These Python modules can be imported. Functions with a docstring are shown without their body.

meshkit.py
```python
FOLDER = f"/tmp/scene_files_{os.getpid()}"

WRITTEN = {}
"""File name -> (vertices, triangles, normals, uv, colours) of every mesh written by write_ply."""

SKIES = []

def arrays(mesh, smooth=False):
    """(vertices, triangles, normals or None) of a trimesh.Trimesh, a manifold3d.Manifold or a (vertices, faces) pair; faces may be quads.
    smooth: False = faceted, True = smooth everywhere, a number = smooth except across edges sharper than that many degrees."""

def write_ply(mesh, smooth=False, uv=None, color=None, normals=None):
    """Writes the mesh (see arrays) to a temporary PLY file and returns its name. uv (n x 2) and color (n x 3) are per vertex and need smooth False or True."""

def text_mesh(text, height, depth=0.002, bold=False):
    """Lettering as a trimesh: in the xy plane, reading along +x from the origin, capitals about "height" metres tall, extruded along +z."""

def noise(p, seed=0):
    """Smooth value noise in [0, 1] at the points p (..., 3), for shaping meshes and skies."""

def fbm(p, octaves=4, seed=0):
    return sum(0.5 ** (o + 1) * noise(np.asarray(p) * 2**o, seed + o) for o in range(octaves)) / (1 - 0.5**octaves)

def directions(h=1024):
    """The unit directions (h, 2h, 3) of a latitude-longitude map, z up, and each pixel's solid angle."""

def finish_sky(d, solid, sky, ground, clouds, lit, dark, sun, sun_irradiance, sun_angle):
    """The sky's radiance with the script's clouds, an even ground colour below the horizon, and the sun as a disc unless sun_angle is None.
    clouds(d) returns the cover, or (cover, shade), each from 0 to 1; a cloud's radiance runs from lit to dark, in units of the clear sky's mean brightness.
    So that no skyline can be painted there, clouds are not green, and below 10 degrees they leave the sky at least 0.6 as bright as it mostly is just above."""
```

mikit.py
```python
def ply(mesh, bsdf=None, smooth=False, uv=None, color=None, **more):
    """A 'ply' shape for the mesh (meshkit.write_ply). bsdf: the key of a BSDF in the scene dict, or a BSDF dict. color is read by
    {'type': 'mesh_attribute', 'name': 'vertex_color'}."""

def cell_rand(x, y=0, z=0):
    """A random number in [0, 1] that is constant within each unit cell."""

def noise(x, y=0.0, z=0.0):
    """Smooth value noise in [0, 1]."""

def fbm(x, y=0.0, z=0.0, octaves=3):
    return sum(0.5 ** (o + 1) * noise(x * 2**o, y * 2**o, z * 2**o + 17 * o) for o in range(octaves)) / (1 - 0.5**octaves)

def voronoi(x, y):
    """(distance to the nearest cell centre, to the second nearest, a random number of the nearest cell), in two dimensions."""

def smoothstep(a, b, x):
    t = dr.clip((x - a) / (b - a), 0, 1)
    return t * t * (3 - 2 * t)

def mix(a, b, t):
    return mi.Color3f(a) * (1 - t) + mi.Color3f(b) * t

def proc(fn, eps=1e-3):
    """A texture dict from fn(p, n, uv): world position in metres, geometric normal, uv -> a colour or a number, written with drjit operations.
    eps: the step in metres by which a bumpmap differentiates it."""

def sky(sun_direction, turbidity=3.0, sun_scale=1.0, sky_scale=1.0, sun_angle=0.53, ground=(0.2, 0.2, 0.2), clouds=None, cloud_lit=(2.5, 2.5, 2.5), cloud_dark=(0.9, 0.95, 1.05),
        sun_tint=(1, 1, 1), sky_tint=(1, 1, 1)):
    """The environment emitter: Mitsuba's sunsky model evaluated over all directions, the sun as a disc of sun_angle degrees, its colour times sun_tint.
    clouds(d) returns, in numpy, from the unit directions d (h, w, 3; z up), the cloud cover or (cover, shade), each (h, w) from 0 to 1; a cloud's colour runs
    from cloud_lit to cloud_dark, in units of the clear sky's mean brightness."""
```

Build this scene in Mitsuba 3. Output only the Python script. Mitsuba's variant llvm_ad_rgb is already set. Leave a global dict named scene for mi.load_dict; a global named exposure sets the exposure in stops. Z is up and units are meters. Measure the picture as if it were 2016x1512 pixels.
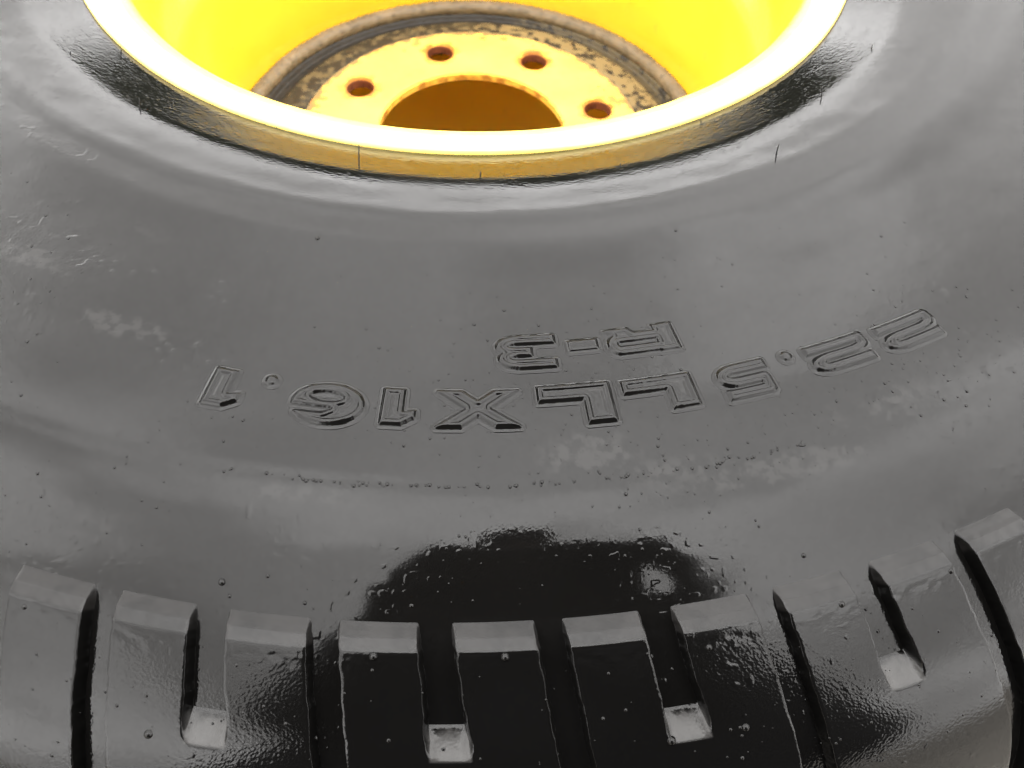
import math, random
import numpy as np, trimesh, manifold3d as m3
import drjit as dr
import mitsuba as mi
import mikit, meshkit
from mikit import proc, fbm, noise, voronoi, smoothstep, mix
from scipy.interpolate import PchipInterpolator
from scipy.ndimage import distance_transform_edt, gaussian_filter
from shapely.geometry import LineString, Polygon, Point
from shapely.ops import unary_union
import shapely

random.seed(7)
rng = np.random.default_rng(7)
T = mi.ScalarTransform4f
Z0 = 0.486                       # height of the upper rim lip above the ground; wheel coordinates have z = 0 there
scene = {'type': 'scene'}
labels = {}

# ------------------------------------------------------------------ camera, sky, exposure
exposure = 4.45
CAM = np.array([0.0, -0.5032, 0.2387 + Z0])
FW = np.array([0.0464618, 0.56408069, -0.82441148])
RT = np.array([0.99888918, -0.03272576, 0.03390324])
UP = np.array([0.00785532, 0.82507091, 0.56497459])
scene['camera'] = {'type': 'thinlens', 'fov': 2 * math.degrees(math.atan(1008 / 1600.0)), 'fov_axis': 'x', 'near_clip': 0.004, 'far_clip': 500.0,
                   'aperture_radius': 0.0008, 'focus_distance': 0.275,
                   'to_world': T().look_at(origin=CAM.tolist(), target=(CAM + FW).tolist(), up=UP.tolist())}


def clouds(d):
    p = d / np.maximum(d[..., 2:3] + 0.30, 0.05)
    n = meshkit.fbm(p * 3.0 + 3.1, 6, 3)
    m = meshkit.fbm(p * 1.3 + 8.7, 3, 5)
    edge = np.clip((n - .43) / .10, 0, 1)
    shade = .06 + .46 * edge * edge * (3 - 2 * edge) + .50 * np.clip((m - .35) / .3, 0, 1)
    e = np.clip(d[..., 2], 0, 1)
    shade = np.clip(shade - .18 + .62 * (1 - e) ** .8 - .22 * np.exp(-((e - .27) / .14) ** 2), 0, 1)
    return np.ones(d.shape[:2]), shade


# overcast: the "sun" is the whole upper hemisphere
scene['sky'] = mikit.sky((0.0, 0.0, 1.0), turbidity=3, sun_scale=0.1, sun_angle=179.9, clouds=clouds, cloud_lit=(3.36, 3.34, 3.33), cloud_dark=(1.34, 1.335, 1.335), ground=(0.2, 0.2, 0.19))

# ------------------------------------------------------------------ helpers


def lab(key, label, category=None, group=None, kind=None):
    d = {}
    if label: d['label'] = label
    if category: d['category'] = category
    if group: d['group'] = group
    if kind: d['kind'] = kind
    labels[key] = d


def numbered(name):
    if name not in scene: return name
    k = 1
    while f'{name}_{k:03d}' in scene: k += 1
    return f'{name}_{k:03d}'


LIFT = T().translate([0, 0, Z0])


def add(key, mesh, bsdf, smooth=True, to_world=None):
    key = numbered(key)
    scene[key] = mikit.ply(mesh, bsdf, smooth=smooth, to_world=LIFT if to_world is None else to_world)
    return key


def grid_faces(n, m, wrap=False):
    i, j = np.meshgrid(np.arange(n if wrap else n - 1), np.arange(m - 1), indexing='ij')
    i2 = (i + 1) % n
    return np.stack([i * m + j, i2 * m + j, i2 * m + j + 1, i * m + j + 1], -1).reshape(-1, 4)


def revolve(P, n=360, closed=False, wob=None):
    P = np.asarray(P, float)
    if closed: P = np.vstack([P, P[:1]])
    th = np.arange(n) / n * 2 * np.pi
    V = np.stack([np.cos(th)[:, None] * P[None, :, 0], np.sin(th)[:, None] * P[None, :, 0], np.broadcast_to(P[None, :, 1], (n, len(P)))], -1)
    return V.reshape(-1, 3), grid_faces(n, len(P), True)


def smooth_curve(P, n):
    P = np.asarray(P, float)
    L = np.r_[0, np.cumsum(np.hypot(*np.diff(P, axis=0).T))]
    s = np.linspace(0, L[-1], n)
    return np.stack([PchipInterpolator(L, P[:, 0])(s), PchipInterpolator(L, P[:, 1])(s)], -1)


def sst(a, b, x):
    t = np.clip((x - a) / (b - a), 0, 1)
    return t * t * (3 - 2 * t)


# ------------------------------------------------------------------ tyre profile: slope (degrees, outward-down positive) as a function of arc length from the bead
SL = [(0, -23), (.027, -23), (.031, -20.5), (.035, -17), (.041, -14.5), (.048, -12.5), (.055, -13.5), (.060, -9), (.064, -5), (.068, -8), (.073, -8.5), (.079, -2.5), (.088, -.5), (.097, -3), (.108, -4.5), (.116, -4.5), (.126, -5.5), (.140, -4.5), (.156, -1.5),
      (.167, 2.5), (.173, 5), (.1755, 9), (.178, 7), (.181, 11), (.187, 15.5), (.193, 19), (.199, 21.5), (.211, 24.5), (.221, 27), (.236, 31), (.251, 37), (.271, 48), (.291, 59), (.321, 71), (.361, 80),
      (.421, 86), (.525, 91)]
R_BEAD, Z_BEAD = .2212, .0030
_s = np.arange(0, .5251, .00025)
_a = np.radians(PchipInterpolator(*np.array(SL).T)(_s))
_r = R_BEAD + np.r_[0, np.cumsum(np.cos((_a[1:] + _a[:-1]) / 2) * .00025)]
_z = Z_BEAD - np.r_[0, np.cumsum(np.sin((_a[1:] + _a[:-1]) / 2) * .00025)]
Z_MID = -.2285
S_END = float(_s[np.argmin(np.abs(_z - Z_MID))])
S_LUG = float(_s[np.argmin(np.abs(_r - (.4324 - (.0218 - _z) * .325)) + 9 * (_s < .15))])
R_LUG = float(np.interp(S_LUG, _s, _r))
# --- profile end


def prof(s):
    s = np.asarray(s, float)
    return np.interp(s, _s, _r), np.interp(s, _s, _z), np.interp(s, _s, _a)


def on_tyre(th, s, h=0.0):
    """The point h above the carcass at angle th, arc length s."""
    r, z, a = prof(s)
    r2, z2 = r + h * np.sin(a), z + h * np.cos(a)
    return np.stack([np.cos(th) * r2, np.sin(th) * r2, z2 + 0 * th], -1)


def swell(th, s):
    """Low waviness of the cured rubber and of the dressing on it, metres."""
    r = prof(s)[0]
    p = np.stack([np.cos(th) * r, np.sin(th) * r, s * 1.0], -1)
    near = sst(0.0, .05, s)
    h = .00045 * (meshkit.fbm(p * 22, 3, 5) - .5) * near + .00009 * (meshkit.fbm(p * 75, 3, 9) - .5) * (1 - .7 * sst(.395, .41, r)) * (.35 + .65 * near)
    patch = sst(.5, .68, meshkit.fbm(p * 17, 3, 21)) * sst(.06, .1, s) * (1 - sst(.180, .19, s))
    h = h + patch * .00003 * (meshkit.fbm(p * 420, 2, 31) - .5)
    return h


# ------------------------------------------------------------------ materials
def tyre_bump(p, n, uv):
    q = p
    r = dr.sqrt(q.x * q.x + q.y * q.y)
    fine = fbm(q.x * 1800, q.y * 1800, q.z * 1800, 2)
    mid = noise(q.x * 330 + 5, q.y * 330, q.z * 330)
    patch = smoothstep(.42, .66, fbm(q.x * 14, q.y * 14, q.z * 14, 3))
    far = smoothstep(.26, .34, r)
    tread = smoothstep(R_LUG + .004, R_LUG + .010, r)
    low = 1 - smoothstep(1.0, 2.3, dr.abs(r - R_LUG + .005) * 100)
    speck = smoothstep(.66, .86, noise(q.x * 620 + 11, q.y * 620, q.z * 620))
    pit = smoothstep(.80, .95, noise(q.x * 420 + 3, q.y * 420 + 7, q.z * 420))
    th = dr.atan2(q.y, q.x)
    streak = fbm(th * 160, r * 1500, q.z * 300, 2) * (1 - smoothstep(.245, .275, r))
    return streak * 6.5e-5 + low * speck * 2.6e-5 + fine * (1 - .88 * low) * (1.8e-5 + far * (1.1e-5 + 1.6e-5 * patch) + tread * 1.5e-5 + low * .5e-5) + mid * far * (1.6e-5 + 2.2e-5 * patch) * (1 - low) * (1 - tread) + (1 - low) * pit * far * patch * 1.1e-4


def tyre_rough(p, n, uv):
    v = fbm(p.x * 40, p.y * 40, p.z * 40, 3)
    r = dr.sqrt(p.x * p.x + p.y * p.y)
    return .06 + .05 * smoothstep(.4, .7, v) + .05 * smoothstep(.26, .33, r) * (1 - smoothstep(.39, .41, r))


# pale patches that paint bright reflections into the rubber colour: (angle in degrees, radius, half length in degrees, half width in metres, strength)
PAINTED_SHEEN = [(-85.0, .3860, 3.6, .0110, .9), (-76.5, .4005, 7.0, .0065, 1.0), (-71.0, .3900, 5.5, .0130, .5), (-108.6, .3530, 5.0, .0090, .8), (-117.0, .3390, 6.0, .0085, .8), (-104.5, .4170, 5.0, .0100, .4),
           (-97.5, .3990, 7.0, .0065, .4), (-81.5, .3950, 5.0, .0080, .5), (-113.0, .3120, 6.0, .0100, .3), (-93.0, .3680, 4.0, .0080, .35), (-66.0, .3800, 5.0, .0100, .3)]


def tyre_color(p, n, uv):
    v = fbm(p.x * 30 + 4, p.y * 30, p.z * 30, 3)
    c = mix((.0022, .0021, .0020), (.0036, .0034, .0032), v)
    r = dr.sqrt(p.x * p.x + p.y * p.y)
    th = dr.atan2(p.y, p.x) * (180 / math.pi)
    w = fbm(p.x * 55, p.y * 55, p.z * 55, 3)
    w2 = fbm(p.x * 420, p.y * 420, p.z * 420, 3)
    m = mi.Float(0.0)
    for t0, r0, dt, dr_, k in PAINTED_SHEEN:
        e = dr.sqrt(dr.square((th - t0) / dt) + dr.square((r - r0) / dr_))
        m = dr.maximum(m, k * (1 - smoothstep(.0, 1.1, e)))
    sheen_mask = smoothstep(.16, .66, m * .8 + (w - .5) * 1.0 + (w2 - .5) * 1.1)  # speckled mask for the painted reflections
    return mix(c, (.0125, .0120, .0116), sheen_mask * smoothstep(.0, .6, m) * (.25 + .75 * smoothstep(.36, .60, w2)))


def lug_color(p, n, uv):
    v = fbm(p.x * 160, p.y * 160, p.z * 160, 3)
    c = mix((.0026, .0025, .0024), (.0082, .0076, .0073), uv.x * smoothstep(.3, .6, v))
    return mix(c, (.036, .035, .034), uv.y * (.55 + .45 * smoothstep(.3, .6, v)))


def lug_rough(p, n, uv):
    return .10 + .13 * uv.x + .12 * uv.y


def yellow_color(p, n, uv):
    v = fbm(p.x * 25, p.y * 25, p.z * 25, 3)
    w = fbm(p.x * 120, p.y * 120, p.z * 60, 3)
    c = mix((.76, .46, .018), (.80, .50, .028), v)
    lip_glare = smoothstep(Z0 - .004, Z0 + .001, p.z + (w - .5) * .003)  # overexposed highlight on the lip top, painted in as paler yellow
    c = mix(c, mix((.80, .58, .12), (.84, .64, .18), w), lip_glare)
    return mix(c, (.60, .36, .05), smoothstep(.70, .82, w) * .25)


def plate_color(p, n, uv):
    r = dr.sqrt(p.x * p.x + p.y * p.y)
    v = fbm(p.x * 45, p.y * 45, p.z * 45, 3)
    w = fbm(p.x * 170, p.y * 170, p.z * 170, 3)
    c = mix((.74, .44, .055), (.82, .53, .115), v)
    # rust run around each bolt hole and on the bore edge
    t = mi.Float(9.0)
    for k in range(8):
        a = HOLE0 + k * math.pi / 4
        t = dr.minimum(t, dr.sqrt(dr.square(p.x - .1008 * math.cos(a)) + dr.square(p.y - .1008 * math.sin(a))))
    rust = 1 - smoothstep(.0105, .0175, t + (w - .5) * .014)
    bore = 1 - smoothstep(.0700, .0722, r + (w - .35) * .008)
    c = mix(c, (.22, .065, .015), dr.maximum(rust * .8, bore * .7))
    rim = smoothstep(.1215, .127, r + (w - .5) * .012)
    c = mix(c, (.10, .085, .05), rim * .9)
    chip = smoothstep(.69, .75, fbm(p.x * 110 + 9, p.y * 110, p.z * 110, 2)) * smoothstep(.100, .118, r)
    return mix(c, (.25, .12, .04), chip * .8)


def grime_color(p, n, uv):
    r = dr.sqrt(p.x * p.x + p.y * p.y)
    th = dr.atan2(p.y, p.x)
    v = fbm(p.x * 60, p.y * 60, p.z * 60, 3)
    w = fbm(p.x * 220 + 3, p.y * 220, p.z * 220, 3)
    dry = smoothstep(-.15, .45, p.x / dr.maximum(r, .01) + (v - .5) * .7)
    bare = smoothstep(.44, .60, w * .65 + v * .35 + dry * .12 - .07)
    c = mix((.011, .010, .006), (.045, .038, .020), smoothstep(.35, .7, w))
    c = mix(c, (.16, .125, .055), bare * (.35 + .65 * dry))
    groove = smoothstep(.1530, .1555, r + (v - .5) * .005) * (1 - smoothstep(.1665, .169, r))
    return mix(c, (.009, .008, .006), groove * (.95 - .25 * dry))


def weld_color(p, n, uv):
    v = fbm(p.x * 70, p.y * 70, p.z * 70, 3)
    w = fbm(p.x * 240, p.y * 240, p.z * 240, 2)
    return mix(mix((.085, .070, .043), (.17, .135, .08), v), (.06, .05, .03), smoothstep(.45, .8, w) * .7)


def rust_color(p, n, uv):
    v = fbm(p.x * 260, p.y * 260, p.z * 260, 3)
    return mix((.055, .016, .007), (.16, .048, .018), v)


def yellow_bump(p, n, uv):
    return fbm(p.x * 180, p.y * 180, p.z * 180, 2) * 6e-5


def grime_bump(p, n, uv):
    return fbm(p.x * 230, p.y * 230, p.z * 230, 3) * 9e-4


def ground_color(p, n, uv):
    v = fbm(p.x * 3, p.y * 3, p.z, 3)
    w = fbm(p.x * 60, p.y * 60, p.z, 3)
    return mix(mix((.10, .09, .075), (.19, .175, .15), v), (.30, .28, .25), smoothstep(.55, .75, w))


def ground_bump(p, n, uv):
    return fbm(p.x * 45, p.y * 45, p.z, 3) * 8e-3


HOLE0 = 2.6154


def bsdf(name, d, bump=None, eps=2e-4):
    if bump is not None:
        d = {'type': 'bumpmap', 'arbitrary': proc(bump, eps), 'scale': 1.0, 'bsdf': d}
    scene[name] = {'type': 'twosided', 'bsdf': d}


P_ = lambda f: proc(f)
bsdf('tyre_rubber', {'type': 'principled', 'base_color': P_(tyre_color), 'roughness': P_(tyre_rough), 'specular': .27}, tyre_bump)
bsdf('lug_rubber', {'type': 'principled', 'base_color': P_(lug_color), 'roughness': P_(lug_rough), 'specular': .27}, tyre_bump)
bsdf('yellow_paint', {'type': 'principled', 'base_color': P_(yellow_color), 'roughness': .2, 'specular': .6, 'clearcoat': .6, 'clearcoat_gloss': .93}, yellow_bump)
bsdf('plate_paint', {'type': 'principled', 'base_color': P_(plate_color), 'roughness': .35, 'specular': .5}, yellow_bump)
bsdf('grime', {'type': 'principled', 'base_color': P_(grime_color), 'roughness': .6, 'specular': .4}, grime_bump)
bsdf('weld', {'type': 'principled', 'base_color': P_(weld_color), 'roughness': .55, 'specular': .4}, grime_bump)
bsdf('rust', {'type': 'principled', 'base_color': P_(rust_color), 'roughness': .7, 'specular': .3})
bsdf('hair_rubber', {'type': 'principled', 'base_color': {'type': 'rgb', 'value': (.012, .012, .012)}, 'roughness': .3, 'specular': .5})
bsdf('ground_gravel', {'type': 'principled', 'base_color': P_(ground_color), 'roughness': .6, 'specular': .4}, ground_bump, 2e-3)
for nm, c, ro in (('jacket', (.022, .022, .026), .8), ('jeans', (.030, .034, .045), .8), ('skin', (.10, .062, .045), .5), ('hair_dark', (.02, .015, .012), .5), ('boot', (.03, .022, .018), .5),
                  ('phone_black', (.015, .015, .016), .25), ('glove', (.02, .02, .021), .75)):
    bsdf(nm, {'type': 'principled', 'base_color': {'type': 'rgb', 'value': c}, 'roughness': ro, 'specular': .3})
bsdf('bark', {'type': 'diffuse', 'reflectance': {'type': 'rgb', 'value': (.06, .05, .04)}})
bsdf('leaf', {'type': 'diffuse', 'reflectance': {'type': 'rgb', 'value': (.030, .036, .020)}})

# ------------------------------------------------------------------ setting: yard ground, far treeline
g = 60
xs = np.sinh(np.linspace(-5.2, 5.2, 2 * g + 1)) * 3.0
X, Y = np.meshgrid(xs, xs, indexing='ij')
G = np.stack([X, Y, -.012 * meshkit.fbm(np.stack([X, Y, 0 * X], -1) * 3, 3, 2) * np.exp(-np.hypot(X, Y) / 6)], -1).reshape(-1, 3)
scene['ground'] = mikit.ply((G, grid_faces(2 * g + 1, 2 * g + 1)), 'ground_gravel', smooth=True)
lab('ground', 'grey gravel yard under the wheel', kind='structure')

# a far wood across the yard, only seen mirrored in the sidewall
tv, tf, o = [], [], 0
for i in range(210):
    az = math.radians(rng.uniform(0, 180)); rr = rng.uniform(52, 70)
    hgt = rng.uniform(7, 11)
    for j in range(14):
        b = trimesh.creation.icosphere(subdivisions=1, radius=1.0)
        v = b.vertices * (1 + .35 * (rng.uniform(size=(len(b.vertices), 1)) - .5)) * np.array([2.0, 2.0, 1.7]) * rng.uniform(.7, 1.25)
        v = v + [rr * math.cos(az) + rng.normal() * 1.5, rr * math.sin(az) + rng.normal() * 1.5, max(.9, hgt * (1 - (j / 14) ** 1.4))]
        tv.append(v); tf.append(b.faces + o); o += len(v)
scene['far_wood'] = mikit.ply((np.vstack(tv), np.vstack(tf)), 'leaf', smooth=False)
lab('far_wood', 'dark wood along the far side of the yard', kind='stuff')

# ------------------------------------------------------------------ wheel: tyre carcass
A0, A1 = -156.0, -24.0
th = np.radians(np.r_[np.arange(A0, A1, .11), np.arange(A1, A0 + 360, 1.0)])
s_rows = np.r_[np.arange(0, .262, .0006), np.arange(.262, S_END, .004), S_END]
TH, S = np.meshgrid(th, s_rows, indexing='ij')
upper = on_tyre(TH, S, swell(TH, S))
lower_s = np.linspace(0, S_END, 90)[::-1][1:]
r_, z_, _ = prof(lower_s)
low = np.stack([np.cos(th)[:, None] * r_, np.sin(th)[:, None] * r_, np.broadcast_to(2 * Z_MID - z_, (len(th), len(r_)))], -1)
ins = smooth_curve([(R_BEAD, 2 * Z_MID - Z_BEAD), (.204, 2 * Z_MID + .018), (.2, 2 * Z_MID + .03)], 6)[1:]
low2 = np.stack([np.cos(th)[:, None] * ins[:, 0], np.sin(th)[:, None] * ins[:, 0], np.broadcast_to(ins[:, 1], (len(th), len(ins)))], -1)
V = np.concatenate([upper, low, low2], 1)
# clockwise order in (theta, s) must give outward normals
F = grid_faces(len(th), V.shape[1], True)[:, ::-1]
W = 'wheel'
lab(W, 'yellow painted wheel with a glossy black tyre lying flat under the camera', 'wheel')
scene[W + '__tyre'] = mikit.ply((V.reshape(-1, 3), F), 'tyre_rubber', smooth=True, to_world=LIFT)
lab(W + '__tyre', 'glossy wet-look black rubber tyre with raised size lettering')

# ------------------------------------------------------------------ tread lugs
N_LUG = 44
PITCH = 360.0 / N_LUG
LUG_H = .0046
W_LONG, W_SHORT, A_SHORT = .86, 1.40, 2.90          # degrees at the lug start


def lug_height(a, s):
    """Height over the carcass of one lug: a in degrees from its left edge, s in metres from its inner edge."""
    mm = R_LUG * math.pi / 180
    wl = .0013 / mm
    width = PITCH - W_LONG
    ramp = np.interp(s, [-.0004, 0, .0010, .0024, .0038, .0066, .0071, .0078], [-.0005, 0, .0008, LUG_H * .46, LUG_H * .70, LUG_H - .0003, LUG_H - .0001, LUG_H])
    rw = np.clip(.5 + .5 * (s / .009), .5, 1)
    edge = sst(0, wl, a) * sst(0, wl, width - a)
    h = (ramp + .0005) * edge - .0005
    bx = (a - A_SHORT - W_SHORT / 2) / (W_SHORT / 2)
    t = ((s - .0258) / .0097).clip(0, 1)
    floor = LUG_H * t ** 1.55
    floor = floor - .0006 * (1 - sst(0, .25, t)) + .0010 * np.clip(np.abs(bx), 0, 1.1) ** 4 * sst(.15, .6, t)
    floor = np.where(s > .0355, LUG_H + .001, floor)
    b0 = A_SHORT - .12 * sst(.018, .034, s); b1 = A_SHORT + W_SHORT + .14 * sst(.018, .034, s)
    notch = sst(b0, b0 + wl, a) * sst(b1, b1 - wl, a)
    cut = np.maximum(np.minimum(h, floor), -.0005)
    return h * (1 - notch) + cut * notch


def lug_mesh(seed):
    mm = R_LUG * math.pi / 180
    wl = .0013 / mm
    width = PITCH - W_LONG
    knots = [0, wl, A_SHORT, A_SHORT + wl, A_SHORT + W_SHORT - wl, A_SHORT + W_SHORT, width - wl, width]
    cols = np.unique(np.concatenate([np.linspace(knots[i], knots[i + 1], 9 if i % 2 == 0 else 26) for i in range(7)]))
    rows = np.r_[np.arange(-.0004, .011, .0003), np.arange(.011, .06, .0006), np.arange(.06, S_END - S_LUG - .001, .006), S_END - S_LUG - .0008]
    A, Sx = np.meshgrid(cols, rows, indexing='ij')
    fl = sst(.018, .034, Sx)
    A = A + np.interp(A, [0, wl * 2, A_SHORT - .1, A_SHORT + wl, A_SHORT + .3, A_SHORT + W_SHORT - .3, A_SHORT + W_SHORT - wl, A_SHORT + W_SHORT + .12, width - 2 * wl, width], [0, 0, -1, -1, 0, 0, 1.17, 1.17, 0, 0]) * .12 * fl
    h = lug_height(A, Sx)
    q = np.stack([A * .0075, Sx, 0 * A + seed * 3.3], -1)
    rag = (meshkit.fbm(q * 420, 3, seed) - .5)
    h = h + np.where(h > .0003, 1, 0) * (.00007 * (meshkit.fbm(q * 60, 2, seed + 3) - .5) + .00022 * rag * sst(.0085, .010, Sx) * sst(.0155, .010, Sx) + .00016 * rag * sst(.0090, .0070, Sx))
    skew = np.interp(Sx, [0, .06], [0, 1.1])
    jag = (meshkit.fbm(np.stack([Sx * 260, 0 * A + seed, 0 * A], -1), 3, 40 + seed) - .5) * .10
    P = on_tyre(np.radians(A + skew + jag), S_LUG + Sx, h)
    # dry dust on the inner ramp; scooped end of the short groove paler
    dust = sst(-.0003, .0006, Sx) * (1 - sst(.0062, .0074, Sx + .0006 * rag))
    bx = np.abs(A - A_SHORT - W_SHORT / 2) / (W_SHORT / 2)
    scoop = sst(.0275, .0300, Sx + .0032 * rag) * (1 - sst(.0348, .0356, Sx)) * (1 - sst(.92, 1.08, bx))
    uv = np.stack([np.maximum(dust, 0), scoop], -1).reshape(-1, 2)
    return P.reshape(-1, 3), grid_faces(len(cols), len(rows))[:, ::-1], uv


LUG_BASE = -86.93
variants = []
for v in range(4):
    P, Fq, uv = lug_mesh(v)
    variants.append(mikit.ply((P, Fq), 'lug_rubber', smooth=True, uv=uv))
for k in range(N_LUG):
    key = numbered(W + '__tyre__tread_lug')
    scene[key] = {**variants[(k * 3 + k // 4) % 4], 'to_world': LIFT @ T().rotate([0, 0, 1], LUG_BASE + k * PITCH)}
for k in range(N_LUG):
    key = numbered(W + '__tyre__tread_lug')
    scene[key] = {**variants[k % 4], 'to_world': LIFT @ T().translate([0, 0, 2 * Z_MID]) @ T().rotate([0, 0, 1], (k + .5) * PITCH) @ T().rotate([1, 0, 0], 180)}

# ------------------------------------------------------------------ raised lettering: "22.5LLX16.1" over "R-3"
# (glyph, centre angle in degrees, centre arc length, width, height) - letters' tops point to the tread
GLYPHS = [('2', -66.91, 0.1522, 0.0222, 0.0108), ('2', -71.14, 0.1514, 0.0225, 0.0111), ('.', -73.89, 0.1468, 0.0032, 0.0032), ('5', -76.55, 0.1519, 0.0174, 0.0131), ('L', -80.98, 0.1513, 0.0226, 0.0121), ('L', -85.15, 0.1517, 0.023, 0.0144), ('X', -89.83, 0.1518, 0.0256, 0.0133), ('1', -93.57, 0.1514, 0.0102, 0.013), ('6', -96.92, 0.1521, 0.0219, 0.0146), ('.', -99.92, 0.1457, 0.0032, 0.0032), ('1', -101.93, 0.1511, 0.0101, 0.0133), ('R', -80.86, 0.1288, 0.023, 0.0113), ('-', -84.1, 0.1282, 0.0095, 0.0058), ('3', -87.18, 0.1296, 0.0197, 0.0143)]
#GLYPHS#


def arc(cx, cy, rx, ry, a0, a1, n=24):
    t = np.radians(np.linspace(a0, a1, n))
    return [(cx + rx * math.cos(x), cy + ry * math.sin(x)) for x in t]


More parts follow.
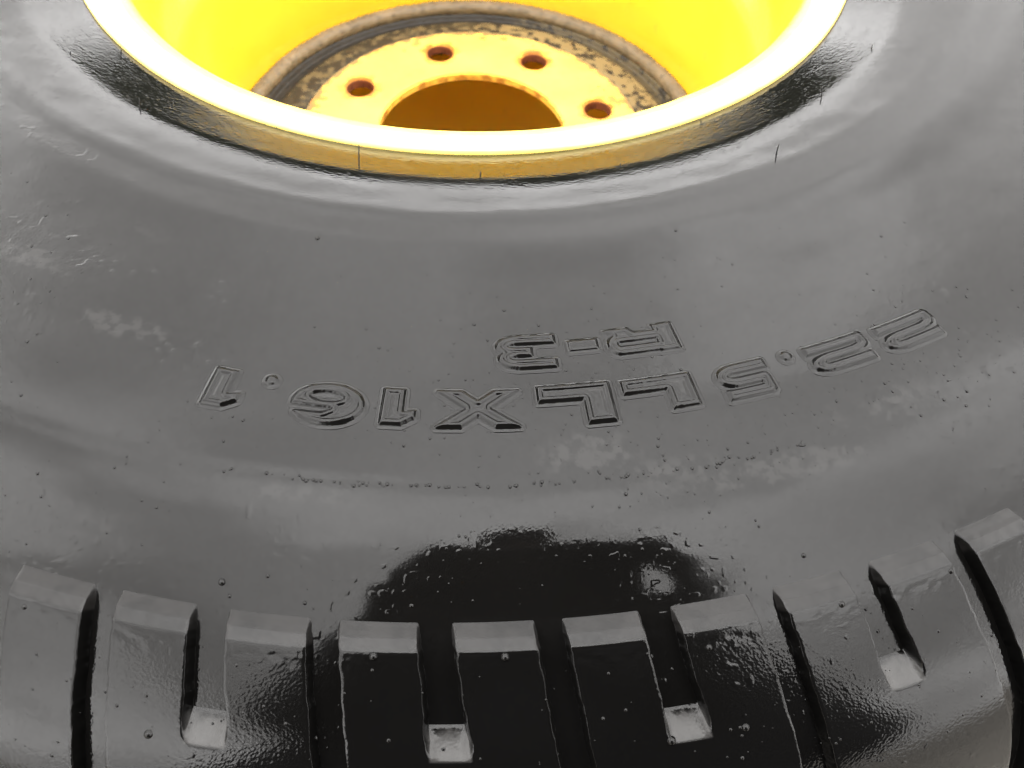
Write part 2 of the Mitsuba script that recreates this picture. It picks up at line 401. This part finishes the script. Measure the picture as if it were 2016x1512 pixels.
def glyph_shape(ch, w, h):
    """Extended bold capitals, box (0,0)-(w,h)."""
    t = (.27 if ch in '3' else .285 if ch in '25' else .345) * h
    y0, y1, ym = t / 2, h - t / 2, h / 2
    L = lambda pts, k=t, cap='flat', join='mitre': LineString(pts).buffer(k / 2, cap_style=cap, join_style=join)
    if ch == '2':
        pts = [(t * .3, y1)] + arc(w * .66, (y1 + ym) / 2, w * .34 - t * .46, (y1 - ym) / 2, 90, -90) + arc(w * .34, (y0 + ym) / 2, w * .34 - t * .46, (ym - y0) / 2, 90, 180, 12) + [(t * .5, y0), (w, y0)]
        return L(pts, t * .92, join='round')
    if ch == '5':
        pts = [(w * .94, y1), (t * .6, y1), (t * .6, ym + t * .12), (w * .6, ym + t * .12)] + arc(w * .62, (y0 + ym + t * .12) / 2, w * .38 - t * .44, (ym + t * .12 - y0) / 2, 90, -90) + [(t * .05, y0)]
        return L(pts, t * .88, join='round')
    if ch == '3':
        pts = [(t * .2, y1)] + arc(w * .60, (y1 + ym) / 2, w * .37 - t * .45, (y1 - ym) / 2, 90, -90) + [(w * .42, ym)]
        pts2 = [(w * .42, ym)] + arc(w * .62, (y0 + ym) / 2, w * .38 - t * .45, (ym - y0) / 2, 90, -90) + [(t * .1, y0)]
        return unary_union([L(pts, t * .9, join='round'), L(pts2, t * .9, join='round')])
    if ch == '6':
        outer = Polygon(arc(w / 2, h / 2, w / 2, h / 2, 0, 360, 60))
        inner = Polygon(arc(w * .53, h * .33, w * .24, h * .13, 0, 360, 40))
        slot = Polygon([(w * .40, h * .60), (w * 1.1, h * .56), (w * 1.1, h * .76), (w * .9, h * .74), (w * .55, h * .74)])
        return outer.difference(inner).difference(slot)
    if ch == '1':
        return Polygon([(w * .36, 0), (w, 0), (w, h), (w * .40, h), (w * .0, h * .80), (w * .0, h * .60), (w * .36, h * .66)])
    if ch == 'L':
        return Polygon([(0, 0), (w, 0), (w, t * 1.15), (w * .38, t * 1.15), (w * .38, h), (0, h)])
    if ch == 'X':
        k = w * .30
        return unary_union([Polygon([(0, 0), (k, 0), (w, h), (w - k, h)]), Polygon([(w - k, 0), (w, 0), (k, h), (0, h)])])
    if ch == 'R':
        stem = Polygon([(0, 0), (w * .28, 0), (w * .28, h), (0, h)])
        bowl = L([(t * .5, y1)] + arc(w - t * 1.0, y1 - .24 * h, t * .55, .24 * h, 90, -90) + [(t * .5, y1 - .48 * h)], t * .85, join='round')
        leg = Polygon([(w * .48, h * .45), (w * .80, h * .45), (w, 0), (w * .66, 0)])
        return unary_union([stem, bowl, leg])
    if ch == '-':
        return Polygon([(0, h * .14), (w, h * .14), (w, h * .86), (0, h * .86)])
    return Point(w / 2, h / 2).buffer(w / 2)


def letter_mesh(ch, th0, s0, w, h, seed, sheet=.00016):
    shp = glyph_shape(ch, w, h).buffer(.0003).buffer(-.0003)
    m = .0022
    nx, ny = int((w + 2 * m) / sheet), int((h + 2 * m) / sheet)
    u, v = np.linspace(-m, w + m, nx), np.linspace(-m, h + m, ny)
    U, Vv = np.meshgrid(u, v, indexing='ij')
    inside = shapely.contains_xy(shp, U, Vv)
    d = (distance_transform_edt(inside) - distance_transform_edt(~inside)) * sheet
    d = gaussian_filter(d, 1.0)
    small = min(w, h) < .006
    H = .00115 if not small else .0009
    hh = H * sst(-.0009, .0010, d) - (0 if small else .0006) * sst(.0011, .0021, d) + (0 if small else .00025) * sst(.0022, .0036, d)
    hh += .00034 * sst(-.0021, -.0004, d)          # fillet of paint round the foot
    hh += .00010 * (meshkit.fbm(np.stack([U, Vv, 0 * U + seed], -1) * 420, 2, seed) - .5) * (d > -.001)
    hh = hh + .00006 - .0005 * (1 - sst(-.0021, -.0016, d))
    r0 = prof(s0)[0]
    th_ = math.radians(th0) - (U - w / 2) / r0
    ss = s0 + (Vv - h / 2)
    P = on_tyre(th_, ss, hh + swell(th_, ss))
    F = grid_faces(nx, ny)
    keep = (d.reshape(-1) > -.0023)
    F = F[keep[F].all(1)]
    used = np.unique(F); remap = np.zeros(nx * ny, int); remap[used] = np.arange(len(used))
    return P.reshape(-1, 3)[used], remap[F]


for i, (ch, th0, s0, w, h) in enumerate(GLYPHS):
    nm = {'.': 'raised_dot', '-': 'raised_hyphen'}.get(ch, 'raised_digit' if ch.isdigit() else 'raised_letter')
    add(W + '__tyre__' + nm, letter_mesh(ch, th0, s0, w, h, i + 1), 'tyre_rubber', smooth=True)


# ------------------------------------------------------------------ vent hairs, nubs and bubbles
def s_of_r(r): return float(np.interp(r, _r[:1400], _s[:1400]))


def hair(th0, s0, length, lean, rad=.00028, seed=0):
    base = on_tyre(math.radians(th0), s0, -.0008)
    r, z, a = prof(s0)
    t0 = math.radians(th0)
    n = np.array([math.cos(t0) * math.sin(a), math.sin(t0) * math.sin(a), math.cos(a)])
    side = np.array([-math.sin(t0), math.cos(t0), 0])
    k = 7
    pts = [base + n * (length * j / (k - 1)) + side * lean * length * (j / (k - 1)) ** 2 for j in range(k)]
    rr = rad * np.linspace(1.15, .7, k)
    ang = np.arange(7) / 7 * 2 * np.pi
    o1 = np.cross(n, side)
    V = np.array([[p + q * (math.cos(x) * side + math.sin(x) * o1) for x in ang] for p, q in zip(pts, rr)])
    F = [(j * 7 + i, j * 7 + (i + 1) % 7, (j + 1) * 7 + (i + 1) % 7, (j + 1) * 7 + i) for j in range(k - 1) for i in range(7)]
    tip = len(V.reshape(-1, 3))
    Vv = np.vstack([V.reshape(-1, 3), pts[-1] + n * rad])
    T3 = [f for q in F for f in ((q[0], q[1], q[2]), (q[0], q[2], q[3]))] + [((k - 1) * 7 + i, (k - 1) * 7 + (i + 1) % 7, tip) for i in range(7)]
    return trimesh.Trimesh(Vv, np.array(T3), process=False)


HAIRS = [(-100.88, 0.026, 0.0098, 0.0), (-89.3, 0.0282, 0.0026, 0.1), (-124.31, 0.0313, 0.0045, 0.0), (-136.98, 0.0046, 0.0035, 0.1), (-112.91, 0.0003, 0.002, 0.0), (-62.67, 0.0532, 0.0052, 0.12), (-51.17, 0.0316, 0.005, 0.0), (-39.45, 0.0288, 0.003, 0.2), (-75.82, 0.0298, 0.0018, 0.0), (-62.52, 0.0041, 0.0022, 0.0), (-137.41, 0.027, 0.002, 0.2), (-113.36, 0.0528, 0.0008, 0.0), (-82.43, 0.0259, 0.0006, 0.0), (-82.5, 0.0113, 0.0005, 0.0), (-62.43, 0.0243, 0.0007, 0.0), (-112.84, 0.0227, 0.0007, 0.0)]
#HAIRS#
for th0, s0, ln, lean in HAIRS:
    add(W + '__tyre__vent_hair', hair(th0, s0, ln, lean), 'hair_rubber', smooth=True)


def dome(c, n, r, hgt, k=8):
    a = np.array([1.0, 0, 0]) if abs(n[0]) < .9 else np.array([0, 1.0, 0])
    e1 = np.cross(n, a); e1 /= np.linalg.norm(e1); e2 = np.cross(n, e1)
    V = [c + n * hgt]
    for f, g in ((.45, .86), (.8, .5), (1.05, -.25)):
        for j in range(k):
            x = 2 * np.pi * j / k
            V.append(c + r * f * (math.cos(x) * e1 + math.sin(x) * e2) + n * hgt * g)
    F = [(0, 1 + j, 1 + (j + 1) % k) for j in range(k)]
    for q in range(2):
        b = 1 + q * k
        for j in range(k):
            F += [(b + j, b + k + j, b + k + (j + 1) % k), (b + j, b + k + (j + 1) % k, b + (j + 1) % k)]
    return np.array(V), np.array(F)


def surf(thd, s):
    t = math.radians(thd)
    h = float(swell(np.array(t), np.array(s)))
    if s > S_LUG:
        skew = np.interp(s - S_LUG, [0, .06], [0, 1.1])
        a = (thd - skew - LUG_BASE) % PITCH
        h = max(h, float(lug_height(np.array(a), np.array(s - S_LUG)))) if a < PITCH - W_LONG else h
    r, z, al = prof(s)
    n = np.array([math.cos(t) * math.sin(al), math.sin(t) * math.sin(al), math.cos(al)])
    return on_tyre(np.array(t), np.array(s), h), n


Vs, Fs, off = [], [], 0
cnt = 0
while cnt < 2000:
    thd = rng.uniform(-150, -30); s = rng.uniform(.09, S_LUG + .055)
    r = float(prof(s)[0]); t = math.radians(thd)
    den = float(meshkit.fbm(np.array([math.cos(t) * r * 20, math.sin(t) * r * 20, s * 8]), 3, 77))
    den = max(0, den - .43) * 3.2 + 1.3 * math.exp(-((thd + 76) / 8) ** 2 - ((r - .392) / .012) ** 2) + .8 * math.exp(-((thd + 117) / 6) ** 2 - ((r - .335) / .015) ** 2)
    den = den * (1.0 if s > .13 else .35)
    if s > S_LUG: den = max(den, .25)
    if rng.uniform() > den: continue
    if S_LUG - .001 < s < S_LUG + .010: continue
    c, n = surf(thd, s)
    rad = .00020 + .00046 * rng.uniform() ** 3
    v, f = dome(c, n, rad, rad * rng.uniform(.45, .8), 7)
    Vs.append(v); Fs.append(f + off); off += len(v); cnt += 1
for j in range(95):                                  # beads along the mould line
    thd = -101 + 26 * rng.uniform() ** .8
    c, n = surf(thd, S_LUG - .0378 + rng.normal() * .0004)
    rad = rng.uniform(.00025, .0007)
    v, f = dome(c, n, rad, rad * .6, 8); Vs.append(v); Fs.append(f + off); off += len(v)
k = W + '__tyre__surface_bubbles'
scene[k] = mikit.ply((np.vstack(Vs), np.vstack(Fs)), 'tyre_rubber', smooth=True, to_world=LIFT)
lab(k, 'tiny bubbles in the rubber and its glossy dressing', kind='stuff')
NUBS = [(-99.56, 0.2086, 0.0011), (-93.6, 0.2236, 0.0012), (-88.99, 0.2238, 0.0012), (-81.67, 0.227, 0.001), (-76.36, 0.2236, 0.001), (-100.98, 0.2497, 0.0013), (-80.78, 0.2497, 0.0012), (-83.42, 0.2497, 0.0013), (-77.04, 0.2088, 0.0008), (-96.35, 0.2116, 0.0006), (-71.62, 0.2244, 0.0009), (-106.3, 0.2248, 0.0008), (-100.85, 0.08, 0.0009), (-88.21, 0.1099, 0.0006), (-75.42, 0.0803, 0.0006), (-62.68, 0.1117, 0.0006)]
#NUBS#
for thd, s, rad in NUBS:
    c, n = surf(thd, s)
    add(W + '__tyre__vent_nub', dome(c, n, rad, rad * .8, 14), 'tyre_rubber', smooth=True)

# ------------------------------------------------------------------ rim
lip = [(.2200, -.0080), (.2212, -.0010), (.2216, .0030), (.2214, .0042), (.2204, .0050), (.2180, .0054), (.2140, .0053), (.2090, .0042), (.2045, .0020), (.2012, -.0010), (.1992, -.0045), (.1986, -.0090)]
inner = [(.1972, -.030), (.1960, -.048), (.1930, -.056), (.1870, -.064), (.1820, -.072), (.1800, -.085), (.1792, -.120), (.1790, -.170), (.1790, -.330), (.1840, -.375), (.1960, -.400), (.1985, -.448)]
bot = [(.2030, -.4590), (.2140, -.4620), (.2222, -.4590), (.2228, -.4500)]
back = [(.2080, -.4400), (.2040, -.4050), (.1900, -.3700), (.1850, -.330), (.1850, -.100), (.1900, -.0750), (.2020, -.0560), (.2070, -.0250), (.2130, -.0130)]
Pc = np.vstack([smooth_curve(lip, 40), smooth_curve(inner, 70), smooth_curve(bot, 16), smooth_curve(back, 40)])
v, f = revolve(Pc, 480, closed=True)
aa = np.arctan2(v[:, 1], v[:, 0])
wob = meshkit.fbm(np.stack([np.cos(aa) * 4, np.sin(aa) * 4, v[:, 2] * 20], -1), 3, 4) - .5
v = v + np.stack([np.cos(aa), np.sin(aa), 0 * aa], -1) * (wob * .0010)[:, None]
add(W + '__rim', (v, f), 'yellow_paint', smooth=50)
lab(W + '__rim', 'bright yellow painted rim barrel with a rounded lip')

D = -.1583
# bolt plate with eight holes and a centre bore
plate = m3.CrossSection.circle(.1285, 200) - m3.CrossSection.circle(.0701, 160)
for kk in range(8):
    a = HOLE0 + kk * math.pi / 4
    plate = plate - m3.CrossSection.circle(.0108, 40).translate((.1008 * math.cos(a), .1008 * math.sin(a)))
edge = plate.offset(-.0012, m3.JoinType.Round)
solid = plate.extrude(.0052).translate((0, 0, D - .006)) + edge.extrude(.0060).translate((0, 0, D - .006))
solid = m3.Manifold.batch_boolean([solid], m3.OpType.Add) if False else solid
add(W + '__disc', solid.refine_to_length(.01), 'plate_paint', smooth=35)
lab(W + '__disc', 'yellow bolt plate with a large bore and rusty bolt holes')
for kk in range(8):
    a = HOLE0 + kk * math.pi / 4
    v, f = revolve([(.0107, D - .0014), (.0103, D - .0008), (.0096, D - .0016), (.0094, D - .0068), (.0104, D - .0072), (.0107, D - .0064)], 40, closed=True)
    v = v + np.array([.1008 * math.cos(a), .1008 * math.sin(a), 0])
    add(W + '__disc__bolt_hole', (v, f), 'rust', smooth=40)
lab(W + '__disc__bolt_hole', 'rusty lining of a bolt hole')
v, f = revolve(smooth_curve([(.1275, D - .011), (.1300, D - .0065), (.1360, D - .0055), (.1500, D - .0068), (.1550, D - .0085), (.1580, D - .0120), (.1640, D - .0125), (.1670, D - .009), (.1785, D - .007)], 60).tolist()
               + [(.1785, D - .020), (.1275, D - .020)], 360, closed=True)
add(W + '__disc__dirty_ring', (v, f), 'grime', smooth=40)
lab(W + '__disc__dirty_ring', 'grimy blackened ring around the bolt plate')
a = np.linspace(0, 2 * np.pi, 21)[:-1]
bead = [(.1735 + .0062 * math.cos(x), D - .0060 + .0058 * math.sin(x)) for x in a]
v, f = revolve(bead, 480, closed=True)
aa = np.arctan2(v[:, 1], v[:, 0])
v[:, 2] += .0007 * np.sin(aa * 150) * 0.5 + .0016 * (meshkit.fbm(np.stack([np.cos(aa) * 14, np.sin(aa) * 14, 0 * aa], -1), 3, 8) - .5)
add(W + '__rim__weld_bead', (v, f), 'weld', smooth=True)
lab(W + '__rim__weld_bead', 'dirty tan weld ring between rim and disc')


# ------------------------------------------------------------------ the person who takes the picture (seen as a dark reflection in the rubber)
def ball(p, r, n=20):
    return m3.Manifold.sphere(r, n).translate(tuple(float(x) for x in p))


def bone(a, b, ra, rb):
    return m3.Manifold.batch_hull([ball(a, ra), ball(b, rb)])


def body_mesh(bones, length=.02, it=12):
    m = m3.Manifold.batch_boolean([x for x in bones], m3.OpType.Add)
    m = m.refine_to_length(length).to_mesh()
    t = trimesh.Trimesh(m.vert_properties[:, :3], m.tri_verts)
    trimesh.smoothing.filter_taubin(t, lamb=.5, nu=.53, iterations=it)
    return t


def put(key, mesh, b, smooth=True):
    key = numbered(key)
    scene[key] = mikit.ply(mesh, b, smooth=smooth)
    return key


PH = CAM - FW * .0062 + RT * .050 - UP * .020        # phone centre: the lens sits near its upper left corner
cs = m3.CrossSection.square((.138, .067), True).offset(-.010, m3.JoinType.Round).offset(.010, m3.JoinType.Round, 2.0, 40)
ph = cs.extrude(.0071).translate((0, 0, -.0036))
M = np.eye(4); M[:3, 0], M[:3, 1], M[:3, 2], M[:3, 3] = RT, UP, FW * -1, PH
M[:3, 2] = np.cross(RT, UP)
tm = ph.to_mesh(); V = tm.vert_properties[:, :3] @ M[:3, :3].T + PH
put('phone__body', (V, tm.tri_verts), 'phone_black', smooth=30)
scr = cs.offset(-.004, m3.JoinType.Round).extrude(.0006).translate((0, 0, .0037)).to_mesh()
put('phone__screen', (scr.vert_properties[:, :3] @ M[:3, :3].T + PH, scr.tri_verts), 'phone_black', smooth=30)
lab('phone', 'black phone held level in both hands above the tyre', 'phone')


def loc(x, y, z): return PH + RT * x + UP * y - FW * z     # phone frame: x right, y up, z towards its holder


def hand(sgn):
    """A hand gripping the short end of the phone; sgn -1 left, +1 right."""
    B = []
    e = .014 if sgn > 0 else 0.0
    wr = loc(sgn * .112 + e, -.060, .060)
    palm = [loc(sgn * .098 + e, -.005, .018), loc(sgn * .094 + e, -.030, .022), loc(sgn * .104 + e, .000, .034), loc(sgn * .104 + e, -.040, .046)]
    if sgn < 0:
        B.append(m3.Manifold.batch_hull([ball(loc(-.074, y, .004), .010) for y in (-.030, .030)] + [ball(palm[0], .012), ball(palm[1], .013)]))
    B.append(m3.Manifold.batch_hull([ball(palm[0] + RT * sgn * .016, .012), ball(palm[0], .012), ball(palm[1], .013), ball(palm[2], .012), ball(palm[3], .016), ball(wr, .025)]))
    tips = [(.000, .0415, .001), (.020, .038, -.010), (.056, -.042, -.004), (.060, -.036, -.012)]
    mids = [(.068, .0435, .004), (.076, .043, -.006), (.100, -.046, .002), (.096, -.044, -.010)]
    if sgn < 0:                                       # the left fingers stay clear of the lens
        tips = [(.012, .0415, .006), (.068, .040, .006), (.071, .000, -.010), (.068, -.040, -.006)]
        mids = [(.070, .0435, .008), (.078, .030, -.002), (.080, .004, -.008), (.088, -.034, -.006)]
    roots = [(.096, .016, .018), (.100, .006, .018), (.100, -.010, .020), (.098, -.026, .022)]
    for rt_, md, tp, r in zip(roots, mids, tips, (.0130, .0110, .0105, .0095)):
        a, b, c = loc(sgn * rt_[0] + e, rt_[1], rt_[2]), loc(sgn * md[0], md[1], md[2]), loc(sgn * tp[0], tp[1], tp[2])
        B += [bone(a, b, r + .0012, r), bone(b, c, r, r - .0016)]
    B += [bone(loc(sgn * .100 + e, -.040, .040), loc(sgn * .084 + e / 2, -.030, .022), .013, .0105), bone(loc(sgn * .084 + e / 2, -.030, .022), loc(sgn * .056, -.020, .014), .0105, .0085)]
    return B, wr


ox = .06
hip = np.array([ox + .12, -1.02, .90]); neck = np.array([ox + .01, -.84, 1.22])
sh = {-1: np.array([ox - .19, -.84, 1.15]), 1: np.array([ox + .21, -.84, 1.15])}
suit, skin = [], []
for sg in (-1, 1):
    hb, wr = hand(sg)
    put('person__hand', body_mesh(hb, .004, 8), 'glove')
    el = wr + np.array([sg * .10 - .03, -.20, .03])
    suit.append(m3.Manifold.batch_hull([ball(sh[sg], .06), ball(el, .05), ball(hip + [sg * .12, .10, .16], .08), ball(neck + [0, 0, -.10], .07)]))
    suit += [bone(sh[sg], el, .062, .050), bone(el, wr - (wr - el) * .06, .050, .036)]
    kn = np.array([ox + .14 + sg * .078, -.90, .50]); an = np.array([ox + .15 + sg * .085, -.98, .10])
    hp = hip + np.array([sg * .09, 0, -.02])
    suit += [bone(hp, kn, .115, .088), bone(kn, an, .086, .060)]
    put('person__boot', body_mesh([bone(an + [0, 0, .05], an + [0, -.02, -.045], .055, .05), bone(an + [0, -.02, -.052], an + [sg * .02, .15, -.06], .045, .038)], .02, 8), 'boot')
suit += [m3.Manifold.batch_hull([ball(hip + [-.10, 0, 0], .11), ball(hip + [.10, 0, 0], .11), ball(hip + [-.09, .08, .14], .12), ball(hip + [.09, .08, .14], .12)]),
         m3.Manifold.batch_hull([ball(hip + [-.14, .08, .14], .13), ball(hip + [.12, .08, .14], .13), ball(sh[-1] + [.04, 0, 0], .085), ball(sh[1] - [.05, 0, 0], .085), ball(neck + [0, -.02, -.06], .09)])]
suit.append(m3.Manifold.batch_hull([ball(hip + [-.15, .06, .10], .11), ball(hip + [.15, .06, .10], .11), ball([ox - .30, -.90, .56], .08), ball([ox + .40, -.90, .56], .07), ball([ox - .24, -1.04, .52], .08), ball([ox + .36, -1.04, .52], .07)]))
suit.append(bone(neck, neck + [0, .05, .05], .062, .056))
put('person__clothing', body_mesh(suit, .022, 14), 'jacket')
hc = neck + np.array([0, .10, .10])
head = [m3.Manifold.batch_hull([ball(hc, .088, 28), ball(hc + [0, .03, -.03], .078, 28), ball(hc + [0, .075, -.085], .040)]), bone(neck + [0, .04, .03], hc, .052, .06),
        bone(hc + [0, .105, -.035], hc + [0, .120, -.055], .010, .014), bone(hc + [-.086, 0, -.02], hc + [-.088, -.01, .01], .012, .014), bone(hc + [.086, 0, -.02], hc + [.088, -.01, .01], .012, .014)]
put('person__head', body_mesh(head, .012, 6), 'skin')
put('person__cap', body_mesh([m3.Manifold.batch_hull([ball(hc + [0, -.012, .016], .094, 28), ball(hc + [0, .04, .03], .078, 28)]), bone(hc + [-.05, .10, .045], hc + [.05, .10, .045], .016, .016),
                              bone(hc + [-.04, .15, .02], hc + [.04, .15, .02], .010, .010), m3.Manifold.batch_hull([ball(hc + [x, y, z], .009) for x, y, z in ((-.06, .08, .05), (.06, .08, .05), (-.045, .155, .02), (.045, .155, .02))])], .014, 6), 'hair_dark')
lab('person', 'person in dark clothes bending over the tyre with a phone in both hands', 'person')
